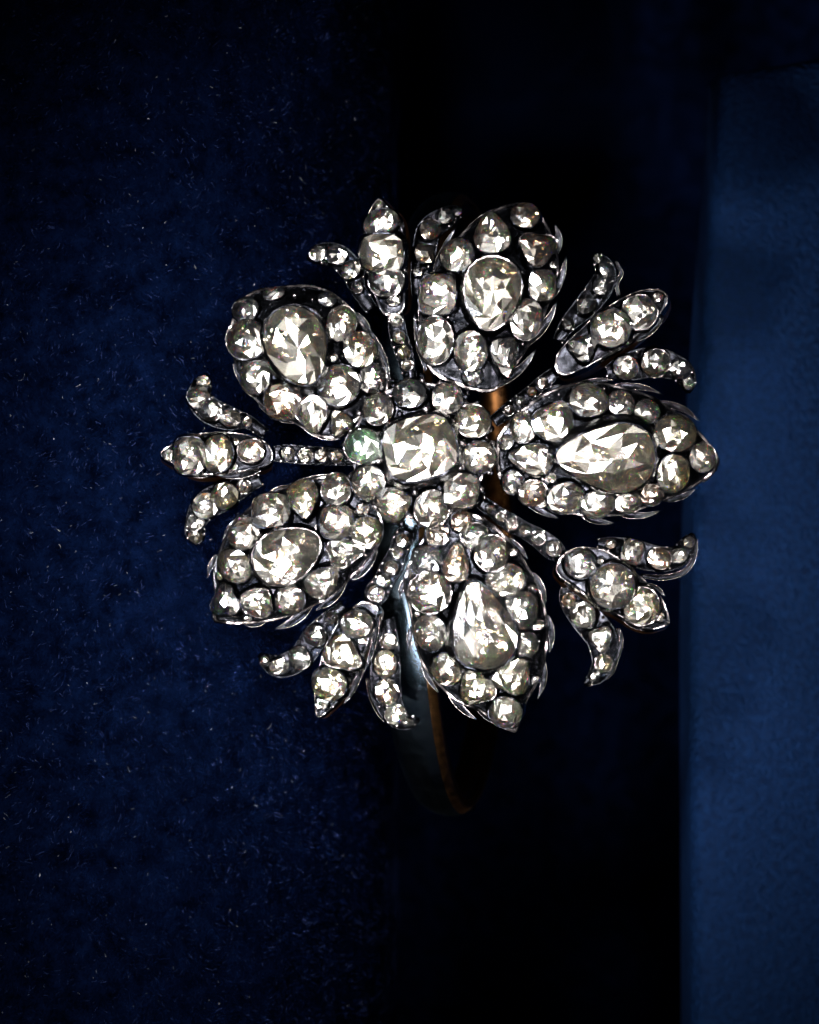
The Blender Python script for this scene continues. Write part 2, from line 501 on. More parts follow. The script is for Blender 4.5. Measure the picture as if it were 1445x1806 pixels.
gem_count = [0]
def put_gem(mb, parent, loc, nrm, rx, ry, rot, kind='o', mat='w', collar=True, flat=None, name='diamond', glint=False):
    """gem as an own object on a collet that goes into the setting mesh mb (slots 0 dark, 1 rim, 2 gold, 3 foil, 4 brown foil)"""
    gem_count[0] += 1; seed = gem_count[0]
    g = random.Random(seed * 13 + 5)
    nrm = (Vector(nrm).normalized() + Vector((g.gauss(0, .07), g.gauss(0, .07), 0))).normalized()
    q = Vector((0, 0, 1)).rotation_difference(nrm)
    T = Matrix.Translation(loc) @ q.to_matrix().to_4x4() @ Matrix.Rotation(R(rot), 4, 'Z')
    if flat is None: flat = g.uniform(.72, .95) if max(rx, ry) < 2.2 * MM else .72
    kk = 1.03 if max(rx, ry) > 2.2 * MM else (1.06 if max(rx, ry) < .8 * MM else 1.13)
    rx *= kk; ry *= kk
    V, F = gem_mesh(rx, ry, kind, seed, flat)
    h = min(rx, ry) * flat
    up = Matrix.Translation((0, 0, .06 * MM + .12 * h))
    me_v = [(T @ up @ Vector(v)) - Vector(loc) for v in V]
    if glint:   # turn the stone a few degrees so that one crown facet mirrors the key lamp
        half = ((KEY - Vector(loc)).normalized() + (Vector((0, 0, D)) - Vector(loc)).normalized()).normalized()
        best = None
        for fc in F:
            p = [me_v[i] for i in fc]; nn = (p[1] - p[0]).cross(p[2] - p[0]).normalized()
            if nn.z < 0: nn = -nn
            if nn.z > .5 and (best is None or nn.dot(half) > best.dot(half)): best = nn
        qq = best.rotation_difference(half)
        me_v = [qq @ v for v in me_v]
    o = mk(name, me_v, F, [GEM[mat]], parent)
    o.location = loc
    fa = o.data.attributes.new('facet', 'FLOAT_COLOR', 'FACE')
    fa.data.foreach_set('color', [g.random() if i % 4 < 3 else 1.0 for i in range(4 * len(F))])
    # collet: ragged ring pressed over the girdle
    f = shape_fn(kind); n = 20
    if collar:
        rr = []
        for (t, z, jz) in ((1.22, -.10, 0), (1.12, .34 * h / MM, .12), (1.055, .51 * h / MM, .10), (1.012, .52 * h / MM, .08), (1.015, .20, 0)):
            ring = []
            for i in range(n):
                a = 2 * math.pi * i / n; u, v = f(a)
                e = (t - 1) * min(rx, ry)
                e = max(e, (t - 1) * .9 * MM)
                ring.append(T @ Vector((u * (rx + e), v * (ry + e), z * MM + g.uniform(-jz, jz) * h * .6)))
            rr.append(ring)
        for k in range(len(rr) - 1):
            b = rr[k] + rr[k + 1]
            mb.add(b, [(i, (i + 1) % n, n + (i + 1) % n, n + i) for i in range(n)], 1 if k == 2 and seed % 3 == 0 else 0)
    # crumpled foil under the stone
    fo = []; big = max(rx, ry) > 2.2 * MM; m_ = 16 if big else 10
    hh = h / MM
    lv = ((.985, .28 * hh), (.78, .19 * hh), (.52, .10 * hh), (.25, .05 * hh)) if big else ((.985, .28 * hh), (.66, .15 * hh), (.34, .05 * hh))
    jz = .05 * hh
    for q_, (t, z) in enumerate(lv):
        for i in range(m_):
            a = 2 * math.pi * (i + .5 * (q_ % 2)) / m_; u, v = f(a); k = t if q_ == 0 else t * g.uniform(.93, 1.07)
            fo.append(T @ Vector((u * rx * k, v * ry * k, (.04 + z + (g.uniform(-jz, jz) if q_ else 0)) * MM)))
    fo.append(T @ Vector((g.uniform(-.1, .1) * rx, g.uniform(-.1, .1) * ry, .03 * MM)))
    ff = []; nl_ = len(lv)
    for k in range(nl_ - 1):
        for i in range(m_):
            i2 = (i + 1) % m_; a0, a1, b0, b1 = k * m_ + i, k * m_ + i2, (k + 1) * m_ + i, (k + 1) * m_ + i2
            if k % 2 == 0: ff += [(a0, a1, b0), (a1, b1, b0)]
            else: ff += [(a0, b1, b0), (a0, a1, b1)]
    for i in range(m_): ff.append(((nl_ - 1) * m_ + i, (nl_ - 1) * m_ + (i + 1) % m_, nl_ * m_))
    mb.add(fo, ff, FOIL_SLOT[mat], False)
    return o

BEAD_V, BEAD_F = [], []
def _bead():
    n, k = 8, 4
    BEAD_V.append(Vector((0, 0, 1)))
    for j in range(1, k + 1):
        a = math.pi * j / (k + 1)
        for i in range(n):
            b = 2 * math.pi * i / n
            BEAD_V.append(Vector((math.sin(a) * math.cos(b), math.sin(a) * math.sin(b), math.cos(a))))
    BEAD_V.append(Vector((0, 0, -1)))
    for i in range(n):
        BEAD_F.append((0, 1 + i, 1 + (i + 1) % n))
        for j in range(k - 1):
            BEAD_F.append((1 + j * n + i, 1 + (j + 1) * n + i, 1 + (j + 1) * n + (i + 1) % n, 1 + j * n + (i + 1) % n))
        BEAD_F.append((len(BEAD_V) - 1, 1 + (k - 1) * n + (i + 1) % n, 1 + (k - 1) * n + i))
_bead()
def bead(mb, loc, r, mat=0):
    s = Vector((r * rnd.uniform(.85, 1.2), r * rnd.uniform(.85, 1.2), r))
    mb.add([Vector(loc) + Vector((v.x * s.x, v.y * s.y, v.z * s.z)) for v in BEAD_V], BEAD_F, mat)

METALS = [M_DARK, M_RIM, M_GOLD] + FOILS

# ------------------------------------------------------------------ plates and strips of the setting
class Plate:
    """domed leaf cut to an outline (photo pixels), with raised lip and deep wall"""
    def __init__(s, outline, z, tilt=(0, 0), dome=1.2, thick=2.0, lip=.22, skew=(0, 0), n=110):
        s.o = np.array(catmull(outline, n))
        s.c = s.o.mean(0); s.z, s.tilt, s.dome, s.thick, s.lip, s.skew, s.n = z, tilt, dome, thick, lip, skew, n
        d = s.o - s.c; s.ang = np.arctan2(d[:, 1], d[:, 0]); s.rad = np.linalg.norm(d, axis=1)
        k = np.argsort(s.ang); s.sa, s.sr = s.ang[k], s.rad[k]
    def t(s, px, py):
        a = math.atan2(py - s.c[1], px - s.c[0])
        r = np.interp(a, s.sa, s.sr, period=2 * math.pi)
        return math.hypot(px - s.c[0], py - s.c[1]) / r
    def h(s, px, py):
        t = min(1, s.t(px, py))
        return (s.z + s.dome * (1 - t * t)) * MM + (s.tilt[0] * (px - s.c[0]) - s.tilt[1] * (py - s.c[1])) * S
    def pt(s, px, py, dz=0):
        return P(px, py, s.h(px, py) + dz * MM)
    def nrm(s, px, py):
        e = 4
        gx = (s.h(px + e, py) - s.h(px - e, py)) / (2 * e * S); gy = (s.h(px, py - e) - s.h(px, py + e)) / (2 * e * S)
        return Vector((-gx * .8, -gy * .8, 1)).normalized()
    def mesh(s, mb, gold=True):
        n = s.n
        ts = [.2, .4, .6, .75, .86, .93]
        rings = []
        for t in ts: rings.append(([s.pt(*(s.c + (p - s.c) * t)) for p in s.o], 0))
        def at(t, dz, sk=0):
            o = []
            for p in s.o:
                jt = rnd.uniform(-.006, .006) if .96 < t < 1.002 else 0
                q = s.c + (p - s.c) * (t + jt) + np.array(s.skew) * sk
                base = s.c + (p - s.c) * min(t, 1)
                z = s.h(*base) + (dz + (rnd.uniform(-.06, .06) if jt else 0)) * MM
                o.append(P(q[0], q[1], z))
            return o
        rings.append((at(.955, .02), 0)); rings.append((at(.968, s.lip), 0)); rings.append((at(.99, s.lip * 1.05), 1))
        rings.append((at(1.0, s.lip * .6), 1))
        rings.append((at(1.004, -.35 * s.thick, .4), 0)); rings.append((at(.99, -.7 * s.thick, .8), 2 if gold else 0)); rings.append((at(.95, -s.thick, 1), 2 if gold else 0))
        c = s.pt(*s.c)
        mb.add([c] + rings[0][0], [(0, 1 + i, 1 + (i + 1) % n) for i in range(n)], 0)
        for (a, _), (b, m) in zip(rings, rings[1:]):
            mb.add(a + b, [(i, (i + 1) % n, n + (i + 1) % n, n + i) for i in range(n)], m)
        bot = rings[-1][0]
        cc = sum(bot, Vector()) / n
        mb.add([cc] + bot, [(0, 1 + i, 1 + (i + 1) % n) for i in range(n)], 2 if gold else 0)

def strip(mb, pts, thick=1.2, dome=.25, lip=.15, nsec=24, gold=False, capmat=0, lipmat=1):
    """bar or curled leaf along a spine: pts = (px, py, half width px, z mm)"""
    c = np.array(catmull(pts, nsec, closed=False))
    prof = [(-.85, -thick, 2), (-1, -thick * .3, 0), (-1, lip, lipmat), (-.86, lip, lipmat), (-.76, 0, 0), (0, dome, 0), (.76, 0, 0), (.86, lip, lipmat), (1, lip, lipmat), (1, -thick * .3, 0), (.85, -thick, 2)]
    V = []; k = len(prof)
    for i in range(nsec):
        a = c[max(0, i - 1)]; b = c[min(nsec - 1, i + 1)]
        d = b[:2] - a[:2]; d /= (np.linalg.norm(d) + 1e-9); nn = np.array([-d[1], d[0]])
        for (u, dz, _) in prof:
            q = c[i][:2] + nn * u * max(c[i][2], .3)
            tz = min(1, max(c[i][2], .3) / 8)
            V.append(P(q[0], q[1], (c[i][3] + dz * (tz if dz > 0 else max(tz, .4))) * MM))
    b0 = len(mb.v); mb.v += V
    for i in range(nsec - 1):
        for j in range(k):
            j2 = (j + 1) % k
            mt = max(prof[j][2], prof[j2][2]) if prof[j][2] == prof[j2][2] else (1 if 1 in (prof[j][2], prof[j2][2]) and lipmat == 1 and j not in (3, 6) else 0)
            if prof[j][2] == 2 and prof[j2][2] == 2: mt = 2 if gold else 0
            if 2 in (prof[j][2], prof[j2][2]) and mt != 1: mt = 2 if gold else 0
            mb.f.append((b0 + i * k + j, b0 + i * k + j2, b0 + (i + 1) * k + j2, b0 + (i + 1) * k + j)); mb.m.append(mt); mb.s.append(True)
    for i in (0, nsec - 1):
        mb.f.append(tuple(b0 + i * k + j for j in range(k))); mb.m.append(0); mb.s.append(False)
    return c

def blade(mb, pl, a, b, w=5.0, bulge=7, dz0=-.25, dz1=-.7, gold=False, side=None):
    """leaf tooth: sliver that leaves the rim at a and stands off with its tip at b"""
    a = np.array(a, float); b = np.array(b, float)
    mid = (a + b) / 2
    out = mid - pl.c; d = b - a; nn = np.array([-d[1], d[0]]); nn /= np.linalg.norm(nn) + 1e-9
    if np.dot(nn, out) < 0: nn = -nn
    m1 = a + d * .3 + nn * bulge * .55; m2 = a + d * .65 + nn * bulge * .75
    def zz(p, t):
        q = pl.c + (p - pl.c) * min(1, .97 / max(pl.t(*p), 1e-3))
        return pl.h(*q) / MM + dz0 * (1 - t) + dz1 * t
    w = w * 1.25
    pts = [(a[0], a[1], w * .35, zz(a, 0)), (m1[0], m1[1], w, zz(m1, .3)), (m2[0], m2[1], w * .8, zz(m2, .65) ), (b[0], b[1], .5, zz(b, 1) + .25)]
    strip(mb, pts, thick=.8, dome=.16, lip=.12, nsec=10, gold=gold)

# ------------------------------------------------------------------ the jewel
jewel = bpy.data.objects.new('flower_bangle', None)
SC.collection.objects.link(jewel)
jewel.location = (0, 0, 0)
jewel["label"] = "antique diamond flower with five petals mounted on a dark silver bangle hoop"
jewel["category"] = "bangle"

def petal(outline, gems, blades, z, tilt, dome, label, grains=0, minis=()):
    mb = MB(); pl = Plate(outline, z, tilt, dome)
    pl.mesh(mb)
    for bl in blades:
        blade(mb, pl, bl[0], bl[1], *(bl[2:]))
    holder = bpy.data.objects.new('petal', bpy.data.meshes.new('petal'))
    SC.collection.objects.link(holder); holder.parent = jewel
    if label: holder["label"] = label
    for (x, y, rx, ry, rot, kd, mt) in gems:
        put_gem(mb, holder, pl.pt(x, y, -.05), pl.nrm(x, y), rx * S, ry * S, rot, kd, mt, glint=(x, y) in ((526, 616), (890, 1024), (508, 977)))
    for (x, y, r) in minis:
        put_gem(mb, holder, pl.pt(x, y, -.02), pl.nrm(x, y), r * S, r * S * .9, 20, 'o', 'w')
    # grains raised between the stones
    gb = MB(); tries = 0; placed = []
    while len(placed) < grains and tries < 6000:
        tries += 1
        i = rnd.randrange(len(pl.o)); t = rnd.uniform(.15, .93)
        p = pl.c + (pl.o[i] - pl.c) * t
        r = rnd.uniform(2.6, 4.6)
        ok = True
        for (x, y, rx, ry, *_r) in list(gems) + [(m[0], m[1], m[2], m[2]) for m in minis]:
            if math.hypot((p[0] - x) / (rx + r + 2.5), (p[1] - y) / (ry + r + 2.5)) < 1: ok = False; break
        if ok and any(math.hypot(p[0] - q[0], p[1] - q[1]) < 8 for q in placed): ok = False
        if ok:
            placed.append(p); bead(gb, pl.pt(p[0], p[1], .10), r * S, 1 if rnd.random() < .35 else 0)
    finish(holder, mb)
    if placed: gb.build('setting_grains', METALS, holder, 'stuff')
    return holder

def finish(holder, mb):
    me = holder.data
    me.from_pydata([tuple(v) for v in mb.v], [], mb.f)
    for m in METALS: me.materials.append(m)
    me.polygons.foreach_set("material_index", mb.m); me.polygons.foreach_set("use_smooth", mb.s)
    me.update()
    bm = bmesh.new(); bm.from_mesh(me); bmesh.ops.recalc_face_normals(bm, faces=bm.faces); bm.to_mesh(me); bm.free()

# upper left petal
petal([(405, 600), (408, 565), (425, 528), (455, 510), (490, 505), (545, 502), (590, 518), (630, 556), (660, 600), (682, 650), (684, 690), (655, 715), (625, 748), (600, 772), (560, 770), (520, 748), (470, 722), (436, 690), (415, 640)],
      [(526, 616, 73, 53, -72, 'e', 'c'), (436, 548, 22, 20, 10, 'o', 'k'), (442, 602, 36, 31, -20, 'o', 'w'), (453, 664, 25, 28, 0, 'o', 'w'),
       (502, 706, 29, 28, 0, 'c', 'b'), (554, 729, 29, 27, -80, 'p', 'w'), (599, 681, 33, 31, 30, 'o', 'w'), (633, 621, 27, 30, 0, 'o', 'y'),
       (602, 574, 23, 30, -12, 'o', 'w'), (656, 668, 19, 23, 0, 'c', 'k'), (600, 746, 18, 21, 0, 't', 'y'), (484, 520, 17, 11, 10, 'o', 'k'), (577, 530, 15, 12, -20, 'o', 'k')],
      [((455, 712), (522, 747), 4, 8), ((520, 738), (603, 775), 5, 12), ((652, 582), (688, 682), 5, 8), ((628, 552), (655, 592), 4, 5), ((412, 640), (440, 690), 4, 4)],
      .2, (.13, -.15), 2.0, "domed petal with a large cloudy pear stone", 22, [(588, 631, 8)])

# top petal
petal([(740, 585), (742, 548), (760, 492), (782, 455), (806, 420), (840, 388), (870, 370), (905, 358), (935, 360), (958, 382), (976, 420), (986, 460), (982, 500), (966, 545), (945, 590), (925, 625), (900, 660), (872, 690), (838, 690), (800, 678), (762, 658), (746, 625)],
      [(866, 521, 63, 48, 262, 'e', 'c'), (868, 415, 37, 29, 95, 'p', 'w'), (926, 384, 23, 22, 0, 'o', 'b'), (944, 442, 35, 29, 25, 't', 'b'),
       (810, 455, 27, 28, 0, 'o', 'w'), (776, 522, 30, 33, 0, 'c', 'w'), (770, 601, 28, 37, 0, 'o', 'w'), (831, 617, 26, 32, 0, 'o', 'w'),
       (886, 626, 34, 24, -80, 't', 'k'), (925, 564, 26, 32, -10, 'o', 'w'), (951, 504, 24, 25, 0, 'c', 'w'), (834, 664, 16, 14, 0, 'o', 'k')],
      [((932, 608), (983, 530), 6, 7, -.25, -.5, True), ((966, 535), (999, 452), 6, 7, -.25, -.5, True), ((981, 450), (979, 396), 5, 8, -.25, -.5, True),
       ((877, 682), (946, 616), 6, 7), ((764, 484), (804, 401), 4, 4), ((809, 424), (878, 366), 4, 6), ((741, 576), (755, 470), 4, 5), ((752, 655), (731, 552), 4, 5)],
      .4, (-.05, -.15), 2.0, None, 26, [(976, 468, 6)])

# right petal
petal([(876, 830), (876, 775), (900, 742), (935, 710), (972, 688), (1010, 676), (1060, 674), (1105, 684), (1150, 698), (1185, 720), (1220, 748), (1248, 776), (1268, 806), (1262, 832), (1235, 852), (1200, 872), (1160, 888), (1110, 906), (1070, 912), (1030, 911), (990, 902), (945, 890), (905, 868), (885, 850)],
      [(1064, 802, 86, 60, 176, 'p', 'c'), (1037, 710, 31, 28, 0, 'o', 'w'), (1094, 714, 22, 21, 0, 'o', 'w'), (1138, 728, 22, 20, 0, 'o', 'w'),
       (1186, 766, 35, 30, 0, 'o', 'y'), (1236, 808, 22, 23, 0, 'o', 'w'), (1184, 833, 26, 31, 0, 'o', 'y'), (1148, 870, 19, 18, 0, 'o', 'b'),
       (1106, 883, 22, 19, 0, 'o', 'w'), (1053, 886, 27, 23, 10, 'o', 'w'), (996, 875, 29, 26, 0, 'o', 'w'), (940, 867, 22, 21, 30, 'o', 'b'),
       (905, 848, 17, 20, 0, 'o', 'k'), (937, 809, 35, 25, 172, 'p', 'w'), (925, 756, 20, 25, 0, 'o', 'w'), (979, 745, 33, 34, 60, 'p', 'c')],
      [((949, 703), (990, 679), 4, 5), ((1003, 684), (1085, 670), 4, 6), ((1074, 682), (1169, 696), 5, 10), ((1161, 708), (1234, 743), 5, 9),
       ((1170, 882), (1228, 862), 5, 6, -.25, -.6, True), ((1086, 905), (1167, 900), 5, 9), ((1024, 908), (1084, 922), 5, 5), ((920, 877), (986, 914), 5, 6), ((1240, 850), (1270, 812), 3, 4)],
      .6, (-.15, .03), 2.1, "long petal with the largest faceted pear stone", 26, [(893, 781, 13), (972, 842, 8), (958, 887, 8)])

# bottom petal
petal([(738, 960), (718, 1000), (712, 1035), (722, 1075), (728, 1115), (736, 1150), (752, 1185), (776, 1212), (806, 1238), (845, 1255), (876, 1276), (908, 1291), (920, 1270), (930, 1240), (945, 1212), (960, 1175), (967, 1130), (964, 1080), (952, 1035), (930, 995), (905, 958), (870, 925), (835, 905), (800, 900), (765, 925)],
      [(848, 1100, 76, 55, 102, 'p', 'c'), (761, 1044, 33, 32, 0, 'o', 'w'), (763, 1113, 27, 30, 0, 'o', 'w'), (790, 1176, 25, 28, 0, 'o', 'w'),
       (841, 1209, 32, 29, 110, 't', 'y'), (892, 1251, 26, 26, 0, 'o', 'w'), (902, 1188, 33, 32, 60, 't', 'y'), (924, 1136, 21, 21, 0, 'o', 'w'),
       (914, 1075, 27, 30, 0, 'c', 'w'), (890, 1024, 32, 27, 20, 'o', 'y'), (865, 977, 27, 28, 0, 'o', 'w'), (805, 992, 31, 21, 85, 'p', 'b'),
       (755, 987, 22, 21, 0, 'c', 'k'), (838, 946, 22, 20, 0, 'o', 'k'), (815, 921, 17, 17, 0, 'o', 'b'), (772, 944, 18, 17, 0, 'c', 'b')],
      [((716, 1020), (706, 1056), 4, 3), ((726, 1105), (726, 1147), 4, 5), ((742, 1160), (774, 1222), 4, 5), ((788, 1216), (842, 1270), 5, 6),
       ((958, 1160), (948, 1234), 5, 8), ((966, 1085), (969, 1152), 5, 7), ((940, 1010), (963, 1064), 5, 5), ((897, 950), (931, 986), 4, 4), ((840, 1250), (908, 1291), 4, 4)],
      .6, (-.02, .16), 2.1, None, 26, [(731, 1014, 10), (905, 974, 8), (937, 1040, 10), (948, 1101, 9), (945, 1198, 8), (737, 1082, 6)])

# lower left petal
petal([(376, 1092), (378, 1050), (376, 1010), (390, 962), (414, 922), (446, 890), (490, 864), (540, 846), (590, 838), (632, 850), (662, 885), (676, 922), (672, 955), (652, 985), (625, 1014), (598, 1042), (560, 1066), (520, 1084), (478, 1096), (430, 1101), (396, 1100)],
      [(508, 977, 61, 45, 28, 'e', 'c'), (482, 904, 30, 28, 0, 'c', 'w'), (538, 884, 31, 25, -80, 'p', 'y'), (594, 866, 23, 26, 0, 'o', 'w'),
       (594, 921, 27, 26, 0, 'c', 'w'), (644, 938, 25, 25, 0, 'o', 'y'), (608, 972, 31, 24, 15, 't', 'w'), (569, 1020, 31, 25, 45, 'p', 'w'),
       (512, 1055, 23, 25, -30, 'o', 'w'), (456, 1056, 25, 27, 60, 'p', 'w'), (404, 1060, 27, 27, -150, 't', 'k'), (419, 997, 30, 25, -35, 'o', 'w'), (435, 942, 26, 26, 0, 'o', 'w')],
      [((470, 876), (514, 856), 4, 4), ((508, 856), (611, 837), 4, 5), ((420, 914), (392, 955), 4, 3), ((664, 968), (620, 1026), 6, 7), ((611, 1022), (556, 1077), 7, 8), ((550, 1068), (484, 1110), 7, 7), ((470, 1094), (430, 1102), 5, 3), ((382, 978), (366, 1020), 4, 3)],
      .2, (.14, .11), 2.0, None, 26, [(389, 1015, 8), (640, 898, 11), (566, 930, 8), (437, 1092, 8)])

# heart of the flower
def heart():
    c = (741, 795)
    holder = bpy.data.objects.new('flower_heart', bpy.data.meshes.new('flower_heart'))
    SC.collection.objects.link(holder); holder.parent = jewel
    mb = MB()
    ring = [(c[0] + 121 * math.cos(a), c[1] + 121 * math.sin(a)) for a in [2 * math.pi * i / 24 for i in range(24)]]
    pl = Plate(ring, 3.0, (0, 0), 1.5, thick=3.2, lip=.05)
    pl.mesh(mb)
    gems = [(741, 792, 61, 53, 15, 'c', 'c'), (669, 725, 23, 25, 0, 'o', 'w'), (724, 697, 26, 23, 0, 'o', 'k'), (788, 706, 24, 25, 0, 'o', 'w'), (832, 745, 27, 26, 0, 'o', 'y'),
            (843, 805, 26, 25, 0, 'o', 'w'), (811, 864, 28, 27, 0, 'c', 'w'), (760, 894, 27, 29, 0, 'o', 'w'), (698, 884, 27, 29, 20, 'p', 'w'), (654, 849, 28, 27, 30, 'o', 'w'), (645, 787, 31, 27, 0, 'o', 'g')]
    for (x, y, rx, ry, rot, kd, mt) in gems:
        put_gem(mb, holder, pl.pt(x, y, -.05), pl.nrm(x, y), rx * S, ry * S, rot, kd, mt, flat=.70 if rx > 50 else None, glint=mt == 'g')
    finish(holder, mb)
    gb = MB()
    for (x, y, rx, ry, *_r) in gems[1:]:
        a = math.atan2(y - c[1], x - c[0])
        for da, rr, br in ((-.20, 127, 6.0), (.0, 131, 5.5), (.20, 127, 6.0), (.31, 76, 7.5), (.31, 113, 5.0)):
            q = (c[0] + rr * math.cos(a + da), c[1] + rr * math.sin(a + da) * .97)
            zz = 3.3 if rr > 100 else 4.4
            if rr > 120: zz = 2.9
            bead(gb, P(q[0], q[1], zz * MM), br * S, 1 if rnd.random() < .6 else 0)
            if rr > 120:   # claw below the bead
                q2 = (c[0] + (rr + 5) * math.cos(a + da), c[1] + (rr + 5) * math.sin(a + da))
                bead(gb, P(q2[0], q2[1], 1.8 * MM), br * .9 * S, 0)
    gb.build('claw_beads', METALS, holder, 'stuff')
heart()

# ------------------------------------------------------------------ the five buds between the petals: stem, bud leaf, two curled leaves
def bud_leaf(outline, gems, z, tilt, skew, blades=(), thick=3.0, minis=()):
    holder = bpy.data.objects.new('bud_leaf', bpy.data.meshes.new('bud_leaf'))
    SC.collection.objects.link(holder); holder.parent = jewel
    mb = MB(); pl = Plate(outline, z, tilt, .5, thick=thick, lip=.35, skew=skew, n=80)
    pl.mesh(mb)
    for bl in blades: blade(mb, pl, *bl)
    for (x, y, rx, ry, rot, kd, mt) in gems:
        put_gem(mb, holder, pl.pt(x, y, -.05), pl.nrm(x, y), rx * S, ry * S, rot, kd, mt)
    for (x, y, r) in minis:
        put_gem(mb, holder, pl.pt(x, y, -.02), pl.nrm(x, y), r * S, r * S * .9, 20, 'o', 'w')
    finish(holder, mb)

def chain(name, base, gems, tip, z0, z1, extra=6, lean=(0, 0), gold=True, edge=None):
    """curled leaf or stem: gems (px,py,rx,ry,kind,mat) in a row from base to tip"""
    holder = bpy.data.objects.new(name, bpy.data.meshes.new(name))
    SC.collection.objects.link(holder); holder.parent = jewel
    mb = MB()
    pts = [(base[0], base[1], base[2], z0)]
    n = len(gems)
    for i, g_ in enumerate(gems):
        t = (i + 1) / (n + 1)
        pts.append((g_[0], g_[1], max(g_[2], g_[3]) + extra, z0 + (z1 - z0) * t ** 1.5))
    pts.append((tip[0], tip[1], tip[2], z1))
    strip(mb, pts, thick=1.5, dome=.15, lip=.2, nsec=30, gold=gold, lipmat=0)
    for i, (x, y, rx, ry, kd, mt) in enumerate(gems):
        a = np.array(pts[i][:2]); b = np.array(pts[i + 2][:2]); d = b - a
        rot = math.degrees(math.atan2(-d[1], d[0]))
        nr = Vector((lean[0], lean[1], 1))
        put_gem(mb, holder, P(x, y, (pts[i + 1][3] + .06) * MM), nr, rx * S, ry * S, rot + rnd.uniform(-15, 15), kd, mt)
    # row of grains on each flank
    gb = MB()
    for i in range(len(pts) - 1):
        for t in (.0, .5):
            p = np.array(pts[i]) * (1 - t) + np.array(pts[i + 1]) * t
            d = np.array(pts[i + 1][:2]) - np.array(pts[i][:2]); d = d / (np.linalg.norm(d) + 1e-9)
            for s in (-1, 1):
                q = p[:2] + np.array([-d[1], d[0]]) * s * p[2] * .84
                bead(gb, P(q[0], q[1], (p[3] + .22) * MM), rnd.uniform(2.2, 3.6) * S, 1 if rnd.random() < .5 else 0)
    if edge:
        strip(mb, edge, thick=.9, dome=.05, lip=.15, nsec=14, gold=True)
    finish(holder, mb)
    gb.build('setting_grains', METALS, holder, 'stuff')

W, B_, K_, Y_, C_ = 'w', 'b', 'k', 'y', 'c'
# top bud
bud_leaf([(673, 550), (656, 505), (643, 455), (641, 400), (652, 370), (667, 350), (684, 364), (703, 382), (711, 415), (714, 464), (715, 520), (711, 548), (692, 557)],
         [(673, 394, 28, 21, 20, 'o', 'w'), (676, 446, 34, 30, 0, 'c', 'c'), (684, 497, 28, 24, 0, 'o', 'k')], -2.2, (.10, .0), (14, 4),
         [((706, 392), (709, 404), 3, 3)], 3.2, [(668, 362, 8), (695, 528, 12)])
chain('curled_leaf', (655, 545, 12), [(631, 508, 10, 9, 'o', K_), (621, 478, 14, 17, 'o', W), (594, 451, 17, 15, 'c', K_), (562, 449, 14, 12, 'o', W)], (542, 458, 4), -3.6, -6.4, 5, (-.25, .25))
chain('curled_leaf', (735, 520, 9), [(737, 480, 9, 9, 'o', K_), (747, 450, 16, 16, 'c', B_), (757, 407, 18, 16, 'o', B_), (786, 384, 15, 12, 'o', K_), (806, 375, 8, 7, 'o', K_)], (820, 378, 3), -3.6, -6.0, 5, (.2, .3))
chain('stem_bar', (697, 550, 14), [(699, 565, 11, 11, 'o', W), (704, 595, 12, 11, 'o', W), (713, 622, 12, 11, 'o', Y_), (718, 644, 9, 9, 'o', W)], (724, 668, 13), -2.4, -1.0, 5)
# upper right bud
bud_leaf([(980, 652), (984, 622), (1018, 585), (1054, 554), (1092, 528), (1129, 512), (1160, 510), (1178, 520), (1174, 542), (1150, 568), (1110, 602), (1064, 630), (1030, 650), (996, 662)],
         [(1029, 614, 25, 22, 40, 't', 'k'), (1078, 580, 32, 30, 30, 'o', 'w'), (1127, 552, 28, 27, 20, 'o', 'w')], -2.2, (-.06, -.10), (8, 16),
         [((1120, 600), (1172, 558), 6, 5, -1.2, -1.2, True), ((1150, 512), (1180, 524), 4, 3, -.2, -.4, True)], 3.4, [(1161, 524, 9), (1098, 596, 6)])
chain('curled_leaf', (985, 600, 10), [(1002, 572, 11, 10, 'o', K_), (1034, 540, 18, 14, 'o', K_), (1061, 504, 19, 14, 'o', K_), (1068, 477, 15, 12, 'o', K_), (1055, 458, 9, 8, 'o', W)], (1044, 450, 3), -3.8, -5.6, 4, (.25, .35), True,
      [(1092, 524, 3, -5.0), (1088, 500, 4, -5.0), (1096, 482, 4, -5.0), (1086, 460, 2, -5.2)])
chain('curled_leaf', (1070, 655, 10), [(1103, 648, 20, 19, 'o', W), (1154, 639, 23, 22, 'o', W), (1199, 652, 17, 14, 'o', K_), (1213, 676, 11, 9, 'o', W)], (1214, 694, 3), -3.8, -6.2, 5, (.05, -.1), True)
chain('stem_bar', (978, 658, 11), [(957, 676, 9, 8, 'o', B_), (938, 691, 8, 8, 'o', B_), (918, 708, 9, 8, 'o', K_), (897, 724, 9, 8, 'o', K_)], (870, 744, 11), -2.6, -1.2, 5, (.2, -.1))
